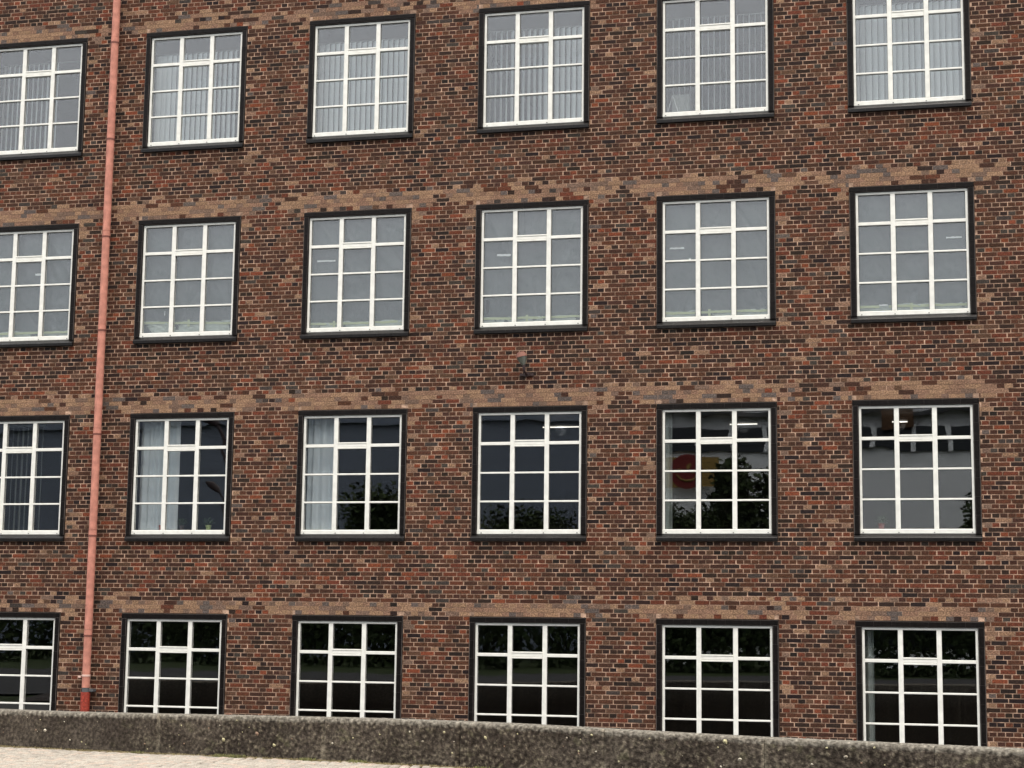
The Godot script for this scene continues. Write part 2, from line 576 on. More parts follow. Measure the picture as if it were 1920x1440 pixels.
var W := {}
func window_meshes() -> void:
	# glazed surround blocks: outer chamfer, flat face, inner splay
	for side in [-1, 1]:
		for k in 3:
			var b := mb()
			var hh := 0.3065 + 0.0
			var zf: float = [0.030, 0.0285, 0.0315][k]
			var p := [Vector2(0.006, -0.12), Vector2(0.006, zf - 0.014), Vector2(0.020, zf), Vector2(0.090, zf), Vector2(0.108, zf - 0.020), Vector2(0.108, -0.12)]
			if side == 1:
				for q in p.size(): p[q] = Vector2(2.10 - p[q].x, p[q].y)
			b.prism(p, 1, 0.0, hh)
			W["jamb%d_%d" % [side, k]] = b.done()
	var hd := mb()
	hd.prism([Vector2(2.402, -0.12), Vector2(2.402, 0.012), Vector2(2.384, 0.033), Vector2(2.318, 0.033), Vector2(2.301, 0.014), Vector2(2.301, -0.12)], 0, 0.0, 0.2935)
	W.head = hd.done()
	var sl := mb()
	sl.prism([Vector2(0.124, -0.12), Vector2(0.124, -0.010), Vector2(0.066, 0.058), Vector2(0.058, 0.062), Vector2(0.008, 0.056), Vector2(0.008, -0.12)], 0, 0.0, 0.2955)
	W.sill = sl.done()
	var j := mb()
	j.box(Vector3(0.008, 0.125, -0.11), Vector3(0.098, 2.3, 0.0255)); j.box(Vector3(2.002, 0.125, -0.11), Vector3(2.092, 2.3, 0.0255))
	j.box(Vector3(0.010, 2.305, -0.11), Vector3(2.09, 2.396, 0.0240))
	j.prism([Vector2(0.120, -0.11), Vector2(0.120, -0.010), Vector2(0.064, 0.053), Vector2(0.012, 0.050), Vector2(0.012, -0.11)], 0, 0.008, 2.092)
	W.joint = j.done()
	var zb := -0.090; var zf := -0.014
	var f := mb(); f.bar(Vector3(0.105, 0.212, zb), Vector3(0.150, 2.254, zf), 1, 0.006); W.stile_l = f.done()
	f = mb(); f.bar(Vector3(1.950, 0.212, zb), Vector3(1.995, 2.254, zf), 1, 0.006); W.stile_r = f.done()
	f = mb(); f.bar(Vector3(0.105, 2.255, zb), Vector3(1.995, 2.300, zf + 0.001), 0, 0.006); W.top_rail = f.done()
	f = mb(); f.bar(Vector3(0.105, 0.126, zb), Vector3(1.995, 0.211, zf + 0.006), 0, 0.010); W.bottom_rail = f.done()
	f = mb(); f.bar(Vector3(-0.041, 0.212, zb), Vector3(0.041, 2.254, zf + 0.003), 1, 0.007); W.mullion = f.done()
	f = mb(); f.bar(Vector3(0, 1.715, zb), Vector3(0.5453, 1.773, zf + 0.002), 0, 0.006); W.transom = f.done()
	f = mb(); f.bar(Vector3(0, -0.0165, zb + 0.01), Vector3(0.5453, 0.0165, zf - 0.004), 0, 0.006); W.bar = f.done()
	f = mb(); f.bar(Vector3(-0.0005, 1.776, zb + 0.012), Vector3(0.5458, 1.804, zf + 0.009), 0, 0.005); W.rail_up = f.done()
	f = mb(); f.bar(Vector3(-0.0005, 1.684, zb + 0.012), Vector3(0.5458, 1.712, zf + 0.009), 0, 0.005); W.rail_low = f.done()
	f = mb(); f.box(Vector3(0.02, 0.002, -0.375), Vector3(2.08, 0.20, -0.125)); W.board = f.done()
	f = mb()
	f.box(Vector3(-0.2727, 0.2345, -0.004), Vector3(0.2727, 0.2430, 0.004)); f.box(Vector3(-0.2727, -0.2430, -0.004), Vector3(0.2727, -0.2370, 0.004))
	f.box(Vector3(-0.2727, -0.2370, -0.004), Vector3(-0.2660, 0.2345, 0.004)); f.box(Vector3(0.2660, -0.2370, -0.004), Vector3(0.2727, 0.2345, 0.004)); W.seal = f.done()
	f = mb(); f.box(Vector3(-0.011, -0.007, 0), Vector3(0.011, 0.007, 0.006)); W.drain = f.done()
	for k in 8:                             # insulating glass units, slightly bowed as real ones are
		var g := mb()
		var bow := rng.randf_range(-0.00008, 0.00006)
		var tx := rng.randf_range(-0.0004, 0.0004); var ty := rng.randf_range(-0.0003, 0.0003)
		for z in [0.0, -0.004, -0.018, -0.022]:
			var pts := PackedVector3Array()
			for yy in 9:
				for xx in 9:
					var u := xx / 4.0 - 1.0; var v := yy / 4.0 - 1.0
					pts.append(Vector3(u * 0.2727, v * 0.2425, z + bow * (1 - u * u) * (1 - v * v) * 4.0 + tx * u + ty * v))
			g.grid(pts, 9, 9, PackedColorArray(), Vector3(0, 0, 1 if z in [0.0, -0.018] else -1))
		W["pane%d" % k] = g.done()

func make_window(bld: Node3D, at: Vector3, r: int, c: int) -> void:
	var wn := base("window", at, bld)
	for side in [-1, 1]:
		for k in 7:
			put("surround_block", W["jamb%d_%d" % [side, (k * 2 + c + r) % 3]], M.glazed, wn, Vector3(0, 0.127 + k * 0.3107, 0))
	for k in 7:
		put("surround_block", W.head, M.glazed, wn, Vector3(0.0085 + k * 0.2979, 0, 0))
		put("sill_block", W.sill, M.glazed_sill_skylit, wn, Vector3(0.0065 + k * 0.2987, 0, 0))
	put("joint_mortar", W.joint, M.joint, wn)
	put("stile", W.stile_l, M.frame_white, wn); put("stile", W.stile_r, M.frame_white, wn)
	put("top_rail", W.top_rail, M.frame_white, wn); put("bottom_rail", W.bottom_rail, M.frame_white, wn)
	var px := [0.150, 0.7773, 1.4047]
	for m in [0.7363, 1.3637]:
		put("mullion", W.mullion, M.frame_white, wn, Vector3(m, 0, 0))
	for k in 3:
		put("transom", W.transom, M.frame_white, wn, Vector3(px[k], 0, 0))
		for b in [1.220, 0.709]:
			put("glazing_bar", W.bar, M.frame_white, wn, Vector3(px[k], b, 0))
		for row in 4:
			var o := put("pane", W["pane%d" % rng.randi_range(0, 7)], M.pane, wn, Vector3(px[k] + 0.27265, [2.0125, 1.4755, 0.9645, 0.4535][row], -0.044))
			o.rotation_degrees = Vector3(0, 0, 180.0 * rng.randi_range(0, 1))
			put("pane_seal", W.seal, M.seal, wn, Vector3(o.position.x, o.position.y, -0.038))
	put("sash_rail", W.rail_up, M.frame_white, wn, Vector3(px[1], 0, 0))
	put("sash_rail", W.rail_low, M.frame_white, wn, Vector3(px[1], 0, 0))
	put("sill_board", W.board, M.frame_white, wn)
	for d in [0.17, 0.76, 1.33, 1.93]:
		put("drain_cap", W.drain, M.drain, wn, Vector3(d + rng.randf_range(-0.02, 0.02), 0.152, -0.0085))

# ---------------------------------------------------------------- pipe and lamp on the wall
func downpipe() -> void:
	var o := base("downpipe", Vector3(2.742, -3.0, 0.125))
	tag(o, "salmon pink downpipe running down the brick wall left of the second window column", "drainpipe")
	mat("pipe_pink", lin(212, 144, 126), 0.6, 0.3)
	textured(M.pipe_pink, noise_tex(0.014, 4, 0.82, 1.0, 21), 0.8)
	mat("pipe_red", lin(188, 76, 58), 0.55, 0.4)
	textured(M.pipe_red, noise_tex(0.03, 4, 0.6, 1.0, 22), 1.5)
	mat("rust", lin(120, 70, 60), 0.7)
	mat("steel", lin(84, 86, 88), 0.5)
	mat("clamp_white", lin(225, 190, 176), 0.5)
	var js := [1.62, 2.684, 4.534, 6.445, 8.428, 10.246, 12.167, 14.099, 16.4]
	for k in js.size() - 1:
		var b := mb()
		var a: float = js[k]; var e: float = js[k + 1]
		b.tube([Vector3(0, a, 0), Vector3(0, e - 0.10, 0), Vector3(0, e - 0.09, 0), Vector3(0, e - 0.005, 0)], [0.073, 0.073, 0.0765, 0.0765], 22)
		put("pipe_section", b.done(), M.pipe_pink, o)
		if k > 0:
			b = mb()
			b.tube([Vector3(0, a - 0.128, 0), Vector3(0, a - 0.125, 0), Vector3(0, a - 0.100, 0), Vector3(0, a - 0.097, 0)], [0.074, 0.083, 0.083, 0.074], 22)
			b.box(Vector3(-0.012, a - 0.12, -0.13), Vector3(0.012, a - 0.105, -0.07))
			put("pipe_clamp", b.done(), M.rust, o)
	var b := mb(); b.tube([Vector3(0, -0.4, 0), Vector3(0, 1.53, 0), Vector3(0, 1.54, 0)], [0.086, 0.086, 0.08], 22); put("standpipe", b.done(), M.pipe_red, o)
	b = mb(); b.tube([Vector3(0, 1.535, 0), Vector3(0, 1.63, 0)], [0.068, 0.068], 22); b.box(Vector3(0.05, 1.55, -0.12), Vector3(0.15, 1.60, 0.01)); put("collar", b.done(), M.steel, o)
	b = mb(); b.tube([Vector3(0, 1.825, 0), Vector3(0, 1.86, 0)], [0.080, 0.080], 22); b.box(Vector3(-0.15, 1.80, -0.12), Vector3(-0.10, 1.835, 0.03)); put("white_clamp", b.done(), M.clamp_white, o)

func wall_lamp() -> void:
	var o := base("wall_lamp", Vector3(11.03, 4.27, 0))
	tag(o, "small old wall lantern with pink cap and cloudy glass bowl on the brickwork", "lamp")
	mat("lamp_cap", lin(160, 112, 98), 0.7)
	mat("lamp_glass", lin(104, 106, 94), 0.35, 0.5)
	textured(M.lamp_glass, noise_tex(0.05, 3, 0.5, 1.0, 31), 5.0)
	mat("lamp_iron", lin(52, 34, 34), 0.6)
	var b := mb(); b.box(Vector3(-0.13, 0.0, 0.002), Vector3(0.12, 0.045, 0.03)); b.box(Vector3(-0.05, -0.01, 0.03), Vector3(0.05, 0.055, 0.05)); put("wall_bracket", b.done(), M.lamp_iron, o)
	b = mb(); b.tube([Vector3(0, 0.025, 0.04), Vector3(0, 0.03, 0.13), Vector3(-0.005, 0.05, 0.19), Vector3(-0.01, 0.10, 0.21), Vector3(-0.015, 0.18, 0.21)], [0.022, 0.022, 0.024, 0.027, 0.03], 12); put("arm", b.done(), M.lamp_iron, o)
	var head := Vector3(-0.018, 0.17, 0.21)
	var up := Vector3(-0.22, 1.0, 0.12).normalized()
	b = mb(); b.tube([head, head + up * 0.02, head + up * 0.06, head + up * 0.11, head + up * 0.155], [0.030, 0.040, 0.066, 0.086, 0.093], 20); put("glass_bowl", b.done(), M.lamp_glass, o)
	b = mb(); b.tube([head + up * 0.150, head + up * 0.158, head + up * 0.168, head + up * 0.21, head + up * 0.235, head + up * 0.243], [0.097, 0.103, 0.101, 0.082, 0.060, 0.02], 20); put("lamp_cap", b.done(), M.lamp_cap, o)

# ---------------------------------------------------------------- parapet
func parapet() -> void:
	var o := base("parapet_wall")
	tag(o, "low rough dark concrete parapet with lichen along the street in front of the building", "low wall")
	var joints := [-6.0, -3.6, -1.3, 3.08, 5.76, 7.71, 9.61, 11.5, 13.3, 15.4, 17.6]
	var chips := mb()
	var f1 := FastNoiseLite.new(); f1.seed = 5; f1.frequency = 1.0; f1.noise_type = FastNoiseLite.TYPE_SIMPLEX_SMOOTH; f1.fractal_octaves = 4
	var f2 := FastNoiseLite.new(); f2.seed = 9; f2.frequency = 1.0; f2.noise_type = FastNoiseLite.TYPE_CELLULAR
	for k in joints.size() - 1:
		var s0: float = joints[k] + 0.002; var s1: float = joints[k + 1] - 0.002
		var seen := s0 > -2.0 and s0 < 14.5
		var step := 0.014 if seen else 0.10
		var nx := int((s1 - s0) / step) + 2
		# cross-section: t outwards (towards the camera), y as share of height then roundover, top, back
		var prof: Array = []
		var rows := 36 if seen else 8
		for q in rows + 1: prof.append([0.0, float(q) / rows, 0])
		for q in range(1, 7):
			var an := PI / 2 * q / 6.0
			prof.append([-0.034 * (1 - cos(an)), 1.0, 0.034 * sin(an)])
		for q in range(1, 13): prof.append([-0.034 - 0.29 * q / 12.0, 1.0, 0.034])
		for q in range(1, 4):
			var an := PI / 2 * q / 3.0
			prof.append([-0.325 - 0.04 * sin(an), 1.0, 0.034 - 0.04 * (1 - cos(an))])
		prof.append([-0.365, 0.0, 0]); prof.append([-0.365, -3.2, 0])
		var pts := PackedVector3Array(); var cols := PackedColorArray()
		for q in prof:
			for i in nx:
				var s := lerpf(s0, s1, float(i) / (nx - 1))
				var p0 := wall_pt(s, 0)
				var fy := foot_y(p0.x) - 0.03; var ty := top_y(p0.x) - 0.034
				var y: float = lerpf(fy, ty, q[1]) + q[2]
				if q[1] < -1.0: y = -3.4
				var t: float = q[0]
				var rough := smoothstep(1.8, 5.0, s) * 0.75 + 0.25          # the left stretch is smoother
				var big := f1.get_noise_3d(s * 2.2, y * 2.2, t * 2.2)
				var mid := f1.get_noise_3d(s * 15.0 + 50, y * 17.0, t * 15.0)
				var fine := f1.get_noise_3d(s * 36.0, y * 38.0 + 90, t * 36.0)
				var pit := f2.get_noise_3d(s * 13.0, y * 15.0, t * 13.0)       # -1 at cell centres
				var disp := big * 0.010 + (mid * 0.009 + fine * 0.008) * rough - maxf(0.0, -pit - 0.70) * 0.09 * rough
				var edge := minf(s - s0, s1 - s)
				disp -= (0.030 if (k == 4 and s > s1 - 0.2) or (k == 5 and s < s0 + 0.2) else 0.004) * (1.0 - smoothstep(0.0, 0.030, edge))
				var pos := wall_pt(s, t + (disp if q[1] <= 1.0 and t > -0.2 else 0.0))
				var yy := y + (disp * 0.5 if t < -0.02 and t > -0.3 else 0.0)
				if i == 0 or i == nx - 1: yy = y
				pts.append(Vector3(pos.x, yy, pos.y))
				# tone: dark damp concrete, pale weathered patches, lichen, upper edge pale from wear and painted-in sky light
				var c := lin(108, 98, 88)
				c = c.lerp(lin(84, 75, 67), smoothstep(-0.35, 0.35, f1.get_noise_2d(s * 0.8 + 31.0, y * 1.1)))
				c = c.lerp(lin(122, 112, 99), 0.45 * smoothstep(0.05, 0.5, f1.get_noise_2d(s * 1.7 + 80.0, y * 2.4)))
				var pale := smoothstep(0.10, 0.55, mid + fine * 0.55 + big * 0.25 - (0.22 if s < 2.6 else 0.0))
				c = c.lerp(lin(172, 160, 138), pale * 0.60 * (0.35 + 0.65 * rough))
				var dark := smoothstep(0.12, 0.5, -mid - fine * 0.6)
				c = c.lerp(lin(46, 40, 36), dark * 0.55 * rough)
				var lichen := smoothstep(0.34, 0.55, f1.get_noise_2d(s * 3.1 + 200, y * 4.2 + t))
				c = c.lerp(lin(160, 156, 120), lichen * 0.25 * rough)
				var crown: float = smoothstep(0.93, 1.0, q[1] + (0.05 * mid))
				c = c.lerp(lin(172, 164, 150), crown * clampf(0.75 + 0.6 * mid + 0.4 * fine, 0.2, 0.95))
				for js in [3.08, 5.76, 9.61, 11.5]:
					c = c.lerp(lin(176, 164, 144), 0.75 * (1.0 - smoothstep(0.0, 0.05, absf(s - js + 0.03 * mid))) * smoothstep(-0.3, 0.3, big + 0.1))
				var foot := 1.0 - smoothstep(0.0, 0.12, q[1])
				c = c.lerp(lin(112, 100, 86), foot * 0.5)
				cols.append(c)
		var b := mb()
		b.grid(pts, nx, prof.size(), cols, Vector3(-0.318, 1.0, 0.948))
		# ends, so that each length is closed
		for e in [0, nx - 1]:
			var od := Vector3(-0.948, 0, -0.318) if e == 0 else Vector3(0.948, 0, 0.318)
			b.col = lin(48, 43, 40)
			for q in prof.size() - 2:
				var m := pts[(prof.size() - 2) * nx + e]
				b.face(pts[q * nx + e], pts[(q + 1) * nx + e], m, m, od)
		put("wall_length", b.done(), M.parapet, o)
		if seen:                                # pale pebbles showing in the face
			for i in int((s1 - s0) * 6):
				var s := rng.randf_range(s0 + 0.05, s1 - 0.05)
				var p0 := wall_pt(s, 0)
				var y := lerpf(foot_y(p0.x), top_y(p0.x) - 0.04, pow(rng.randf(), 0.7))
				var big := f1.get_noise_3d(s * 2.2, y * 2.2, 0)
				var rad := rng.randf_range(0.006, 0.016) * (2.0 if rng.randf() < 0.12 else 1.0)
				var pc := wall_pt(s, 0.004 + big * 0.012)
				chips.col = [lin(205, 196, 178), lin(160, 150, 134), lin(184, 176, 140), lin(140, 116, 98)][rng.randi_range(0, 3)]
				pebble(chips, Vector3(pc.x, y, pc.y), rad)
	tag(put("pebbles", chips.done(), M.vertex, o), "", "", "", "stuff")

func pebble(b: MB, at: Vector3, r: float) -> void:
	var top := at + Vector3(-0.318, 0.2, 0.948) * r * 0.8
	var last := Vector3.ZERO
	var first := Vector3.ZERO
	for k in 7:
		var t := TAU * k / 6.0
		var rr := r * (0.7 + 0.6 * h(at.x * 31.0 + (k % 6), at.y * 17.0))
		var p := at + Vector3(0.948, 0, 0.318) * cos(t) * rr + Vector3(0, 1, 0) * sin(t) * rr * 0.8
		if k > 0: b.face(last, p, top, top, Vector3(-0.318, 0, 0.948))
		last = p

# ---------------------------------------------------------------- sett pavement and the weeds at the wall's foot
func pavement_setts() -> void:
	var pv := mb(lin(52, 46, 39))
	var pts := PackedVector3Array()
	for k in 2:
		for i in 60:
			var p := wall_pt(-8.0 + i * 0.5, -0.02 if k == 0 else 4.75)
			var q := wall_pt(-8.0 + i * 0.5, 0)
			pts.append(Vector3(p.x, foot_y(q.x) - 0.022, p.y))
	pv.grid(pts, 60, 2, PackedColorArray(), Vector3.UP)
	var pave := put("pavement", pv.done(), M.vertex)
	tag(pave, "pale small-sett pavement along the foot of the parapet", "", "", "structure")
	var one := mb()
	for e in [[0, 1], [1, 0]]: pass
	var a := 0.5; var t := 0.36
	one.quad(Vector3(-t, 1, -t), Vector3(t, 1, -t), Vector3(t, 1, t), Vector3(-t, 1, t), Vector3.UP)
	for s in 4:
		var r := Basis(Vector3.UP, s * PI / 2)
		one.face(r * Vector3(-t, 1, t), r * Vector3(t, 1, t), r * Vector3(a, 0.7, a), r * Vector3(-a, 0.7, a), r * Vector3(0, 0.5, 1))
		one.face(r * Vector3(-a, 0.7, a), r * Vector3(a, 0.7, a), r * Vector3(a, -0.5, a), r * Vector3(-a, -0.5, a), r * Vector3(0, 0, 1))
	var mesh := one.done()
	var all: Array = []
	var ang := atan2(-0.31826, 0.94801)
	for j in 38:
		for i in 112:
			var s := -4.2 + i * 0.118 + (0.059 if j % 2 else 0.0) + rng.randf_range(-0.008, 0.008)
			var tt := 0.16 + j * 0.118 + 0.17 * absf(sin(PI * (s / 1.25))) - 0.085 + rng.randf_range(-0.008, 0.008)
			if tt < 0.09: continue
			var p := wall_pt(s, tt); var q := wall_pt(s, 0)
			var y := foot_y(q.x) + rng.randf_range(-0.004, 0.004)
			var tint := lin(190, 180, 166).lerp(lin(156, 147, 136), rng.randf() * 0.8)
			if rng.randf() < 0.2: tint = lin(194, 176, 160)
			var bs := Basis(Vector3.UP, ang + 0.42 * cos(PI * (s / 1.25)) + rng.randf_range(-0.09, 0.09)) * Basis.from_scale(Vector3(rng.randf_range(0.086, 0.100), 0.040, rng.randf_range(0.084, 0.098)))
			var at := Vector3(p.x, y - 0.026, p.y)
			all.append([Transform3D(bs, at), tint, at])
	var order: Array = []
	for i in all.size():
		var px := shot(all[i][2])
		if px.x > 0 and px.x < 1024 and px.y < 767: order.append([(all[i][2] - CAM).length(), i])
	order.sort_custom(func(x, y): return x[0] < y[0])
	var single := {}
	for i in mini(300, order.size()): single[order[i][1]] = true
	var mats: Array = []
	for k in 10:
		var m: StandardMaterial3D = M.sett.duplicate()
		m.vertex_color_use_as_albedo = false
		m.albedo_color = (lin(190, 180, 166).lerp(lin(156, 147, 136), k / 9.0 * 0.8) if k < 8 else lin(194, 176, 160)).linear_to_srgb()
		mats.append(m)
	var mm := MultiMesh.new()
	mm.transform_format = MultiMesh.TRANSFORM_3D
	mm.use_colors = true
	mm.mesh = mesh
	mm.instance_count = all.size() - single.size()
	var n := 0
	for i in all.size():
		if single.has(i):
			var o := put("sett", mesh, mats[rng.randi_range(0, 9)], pave)
			o.transform = all[i][0]
		else:
			mm.set_instance_transform(n, all[i][0]); mm.set_instance_color(n, all[i][1]); n += 1
	var mi := MultiMeshInstance3D.new()
	mi.name = "sett_field"
	mi.multimesh = mm
	mi.material_override = M.sett
	tag(mi, "", "", "", "stuff")
	pave.add_child(mi, true)
	# weeds and dry grass along the joint
	var g := mb()
	for i in 24000:
		var s := rng.randf_range(-4.0, 12.0)
		var dens := fn.get_noise_2d(s * 1.7, 3.0) * 0.5 + 0.5
		if rng.randf() > dens * 0.8 + 0.3: continue
		var tt := absf(rng.randfn(0.0, 0.07)) + 0.012
		var p := wall_pt(s, tt); var q := wall_pt(s, 0)
		var lush := fn.get_noise_2d(s * 0.9 + 30, 8.0) > 0.28
		var ln := rng.randf_range(0.014, 0.042) * (1.5 if lush else 1.0)
		g.col = (lin(116, 122, 74) if lush else lin(146, 134, 100)).lerp(lin(150, 136, 104), rng.randf() * 0.6)
		var d := Vector3(rng.randf_range(-0.8, 0.8), 1.0, rng.randf_range(-0.3, 0.9)).normalized()
		g.leaf(Vector3(p.x, foot_y(q.x) - 0.008, p.y), d, Vector3(rng.randf_range(-1, 1), 0.1, rng.randf_range(-1, 1)), ln, 0.014)
	tag(put("grass", g.done(), M.vertex), "thin dry grass and moss growing where parapet meets the pavement", "grass", "", "stuff")

# ---------------------------------------------------------------- what hangs and stands behind the panes
func hangings() -> void:
	mat("slat", lin(176, 187, 190), 0.7)
	mat("slat_dark", lin(96, 102, 98), 0.6)
	var sm: StandardMaterial3D = M.slat
	sm.backlight_enabled = true; sm.backlight = Color(0.12, 0.12, 0.12)
	var where := ["at the left edge of the photo", "right beside the downpipe", "second to the right of the downpipe", "above the wall lantern", "second from the right edge", "nearest the right edge"]
	var slat := mb()
	var pts := PackedVector3Array()
	for j in 2:
		for i in 5: pts.append(Vector3((i / 4.0 - 0.5) * 0.120, j * 1.0, 0.006 * (1 - pow(i / 2.0 - 1.0, 2))))
	slat.grid(pts, 5, 2, PackedColorArray(), Vector3(0, 0, 1))
	var slat_mesh := slat.done()
	# top floor: vertical blinds, each turned its own way
	var turn := [-46.0, -8.0, -28.0, -62.0, -74.0, -34.0]
	var look := ["half open", "nearly closed", "half closed", "with slats opening to the left", "with slats turned edge on", "fully closed"]
	for c in 6:
		var o := base("vertical_blind", Vector3(COLS[c] + 0.1, 3 * STOREY - WIN_H, -0.30))
		tag(o, "grey blind %s in the top-floor window %s" % [look[c], where[c]], "blind", "vertical blinds of the top floor")
		var hr := mb(); hr.box(Vector3(0, 2.03, -0.02), Vector3(1.9, 2.045, 0.02)); put("head_rail", hr.done(), M.slat_dark, o)
		for k in 18:
			var x := 0.05 + k * 0.106
			if c == 0 and x > 1.32: continue
			var s := put("slat", slat_mesh, M.slat, o, Vector3(x, 0.215 + rng.randf_range(-0.004, 0.004), rng.randf_range(-0.004, 0.004)))
			var a: float = turn[c] + rng.randf_range(-5, 5)
			if c == 3: a += 34.0 * x / 1.9
			if c == 1: a -= 34.0 * x / 1.9
			s.rotation_degrees = Vector3(0, a, 0)
			s.scale = Vector3(1, 1.81, 1)
	# one dark blind on the second floor, far left
	var db := base("vertical_blind", Vector3(COLS[0] + 0.5, STOREY - WIN_H, -0.30))
	tag(db, "dark vertical blind with open slats in the left-edge window above the ground floor", "blind")
	var dr := mb(); dr.box(Vector3(0.1, 2.22, -0.03), Vector3(0.95, 2.26, 0.03)); put("head_rail", dr.done(), M.slat_dark, db)
	for k in 8:
		var s := put("slat", slat_mesh, M.slat_dark, db, Vector3(0.15 + k * 0.105, 0.215, 0))
		s.rotation_degrees = Vector3(0, -48 + rng.randf_range(-6, 6), 0)
		s.scale = Vector3(1, 2.005, 1)
	# third floor: dust sheets taped inside the panes
	mat("film", lin(58, 71, 70), 0.33, 0.5)
	mat("film_pale", lin(140, 154, 147), 0.35, 0.5)
	mat("tape", lin(150, 164, 128), 0.6)
	mat("sticker", lin(200, 208, 208), 0.6)
	var more := ["with white scraps", "with deep sagging hem", "with crumpled white strip", "with torn hole", "with white strip at left", "with white strip at upper right"]
	for c in 6:
		var o := base("dust_sheet", Vector3(COLS[c], 2 * STOREY - WIN_H, -0.16))
		tag(o, "dust sheet %s, window %s" % [more[c], where[c]], "plastic sheet", "dust sheets taped inside the third row")
		put("film", film(c, 0.203, 2.30), M.film, o)
		put("hem", film(c + 20, 0.203, 0.46 if c == 1 else 0.335, -0.06 if c == 1 else 0.0), M.film_pale, o, Vector3(0, 0, 0.016))
		var tp := mb()
		var tpts := PackedVector3Array()
		var ty := 0.435 if c == 1 else 0.305
		for j in 2:
			for i in 40:
				var x := 0.1 + i * 1.9 / 39
				tpts.append(Vector3(x, ty + (-0.06 * (x / 2.0) if c == 1 else 0.0) + 0.012 * fn.get_noise_2d(x * 3.0, c * 9.0) + (j - 0.5) * (0.042 + 0.014 * fn.get_noise_2d(x * 6.0, c * 5.0 + j)), 0.030 + 0.004 * sin(x * 9.0)))
		tp.grid(tpts, 40, 2, PackedColorArray(), Vector3(0, 0, 1))
		put("tape", tp.done(), M.tape, o)
		var cx: float = [1.3, 1.05, 0.6, 0.95, 0.92, 1.02][c]
		tp = mb(); tp.box(Vector3(cx - 0.022, ty - 0.07 - (0.03 if c == 1 else 0.0), 0.036), Vector3(cx + 0.022, ty + 0.05 - (0.02 if c == 1 else 0.0), 0.038)); put("tape_cross", tp.done(), M.tape, o)
		var spots: Array = [[[1.15, 1.45, 0.16, 0.045]], [[0.55, 0.60, 0.02, 0.09]], [[0.24, 1.49, 0.36, 0.032]], [[0.38, 1.47, 0.26, 0.045]], [[0.22, 1.47, 0.26, 0.032], [0.56, 1.26, 0.04, 0.05]], [[1.62, 1.47, 0.26, 0.03], [0.48, 0.33, 0.14, 0.025]]][c]
		for sp in spots:
			var st := mb()
			var q := PackedVector3Array()
			for j in 2:
				for i in 8:
					q.append(Vector3(sp[0] + sp[2] * i / 7.0, sp[1] + (j - 0.5) * sp[3] * (0.6 + 0.5 * h(i + c * 3.0, j)), 0.05))
			st.grid(q, 8, 2, PackedColorArray(), Vector3(0, 0, 1))
			put("paper_strip", st.done(), M.sticker, o)
	# second floor: curtains
	mat("curtain", lin(196, 207, 212), 0.8)
	M.curtain.backlight_enabled = true; M.curtain.backlight = Color(0.15, 0.15, 0.15)
	mat("net", lin(150, 160, 158), 0.8)
	curtain("curtain", Vector3(COLS[1] + 0.11, STOREY - WIN_H + 0.21, -0.28), 0.80, 2.11, M.curtain, "pale blue-grey curtain drawn to the left in the window right of the downpipe")
	curtain("curtain", Vector3(COLS[2] + 0.11, STOREY - WIN_H + 0.21, -0.28), 0.50, 2.11, M.curtain, "narrow pale curtain at the left of the window with dark tree reflections")
	curtain("curtain", Vector3(COLS[4] + 0.13, STOREY - WIN_H + 0.21, -0.25), 0.12, 2.11, M.net, "thin curtain edge at the left of the window reflecting a red banner")
	curtain("curtain", Vector3(COLS[5] + 0.12, -WIN_H + 0.21, -0.28), 0.17, 2.11, M.net, "narrow net curtain in the ground-floor window at the right")
	# pots on the inner sills
	pot(Vector3(COLS[1] + 0.62, STOREY - WIN_H + 0.2005, -0.24), lin(150, 66, 50), 0.052, false, "red flowerpot without leaves on the sill before the pale curtain")
	pot(Vector3(COLS[1] + 1.02, STOREY - WIN_H + 0.2005, -0.26), lin(60, 50, 44), 0.05, true, "small leafy plant in a dark pot on the sill beside the red flowerpot")
	pot(Vector3(COLS[1] + 1.55, STOREY - WIN_H + 0.2005, -0.25), lin(150, 168, 110), 0.05, true, "plant in a pale green pot on the sill right of the dark pot")
	pot(Vector3(COLS[5] + 0.45, STOREY - WIN_H + 0.2005, -0.24), lin(130, 60, 50), 0.05, true, "leafy plant in a red pot on the sill of the rightmost window")
	# inner sill boards they stand on
	mat("board", lin(104, 112, 108), 0.6)
	# white folding easel in the top floor
	var ea := base("folding_easel", Vector3(COLS[4] + 0.26, 3 * STOREY - WIN_H + 0.2005, -0.20))
	tag(ea, "white A-shaped rack leaning behind the lower left top-floor pane", "rack")
	mat("rack", lin(165, 172, 172), 0.6)
	for e in [[-0.11, 0.0], [0.12, 0.03]]:
		var b := mb(); b.tube([Vector3(e[0], 0, e[1]), Vector3(0.0, 0.38, 0.015)], [0.008, 0.008], 8); put("leg", b.done(), M.rack, ea)
	var pn := mb(); pn.box(Vector3(-0.02, 0.0, -0.06), Vector3(0.30, 0.40, -0.05)); put("board", pn.done(), M.board, ea)
	# strip lamps burning in the room behind the right half of the second floor
	var tubes := mat("tube_glow", Color(1, 1, 1), 0.4)
	tubes.emission_enabled = true
	tubes.emission = Color(1.0, 0.98, 0.92)
	tubes.emission_energy_multiplier = 0.38
	var k := 0
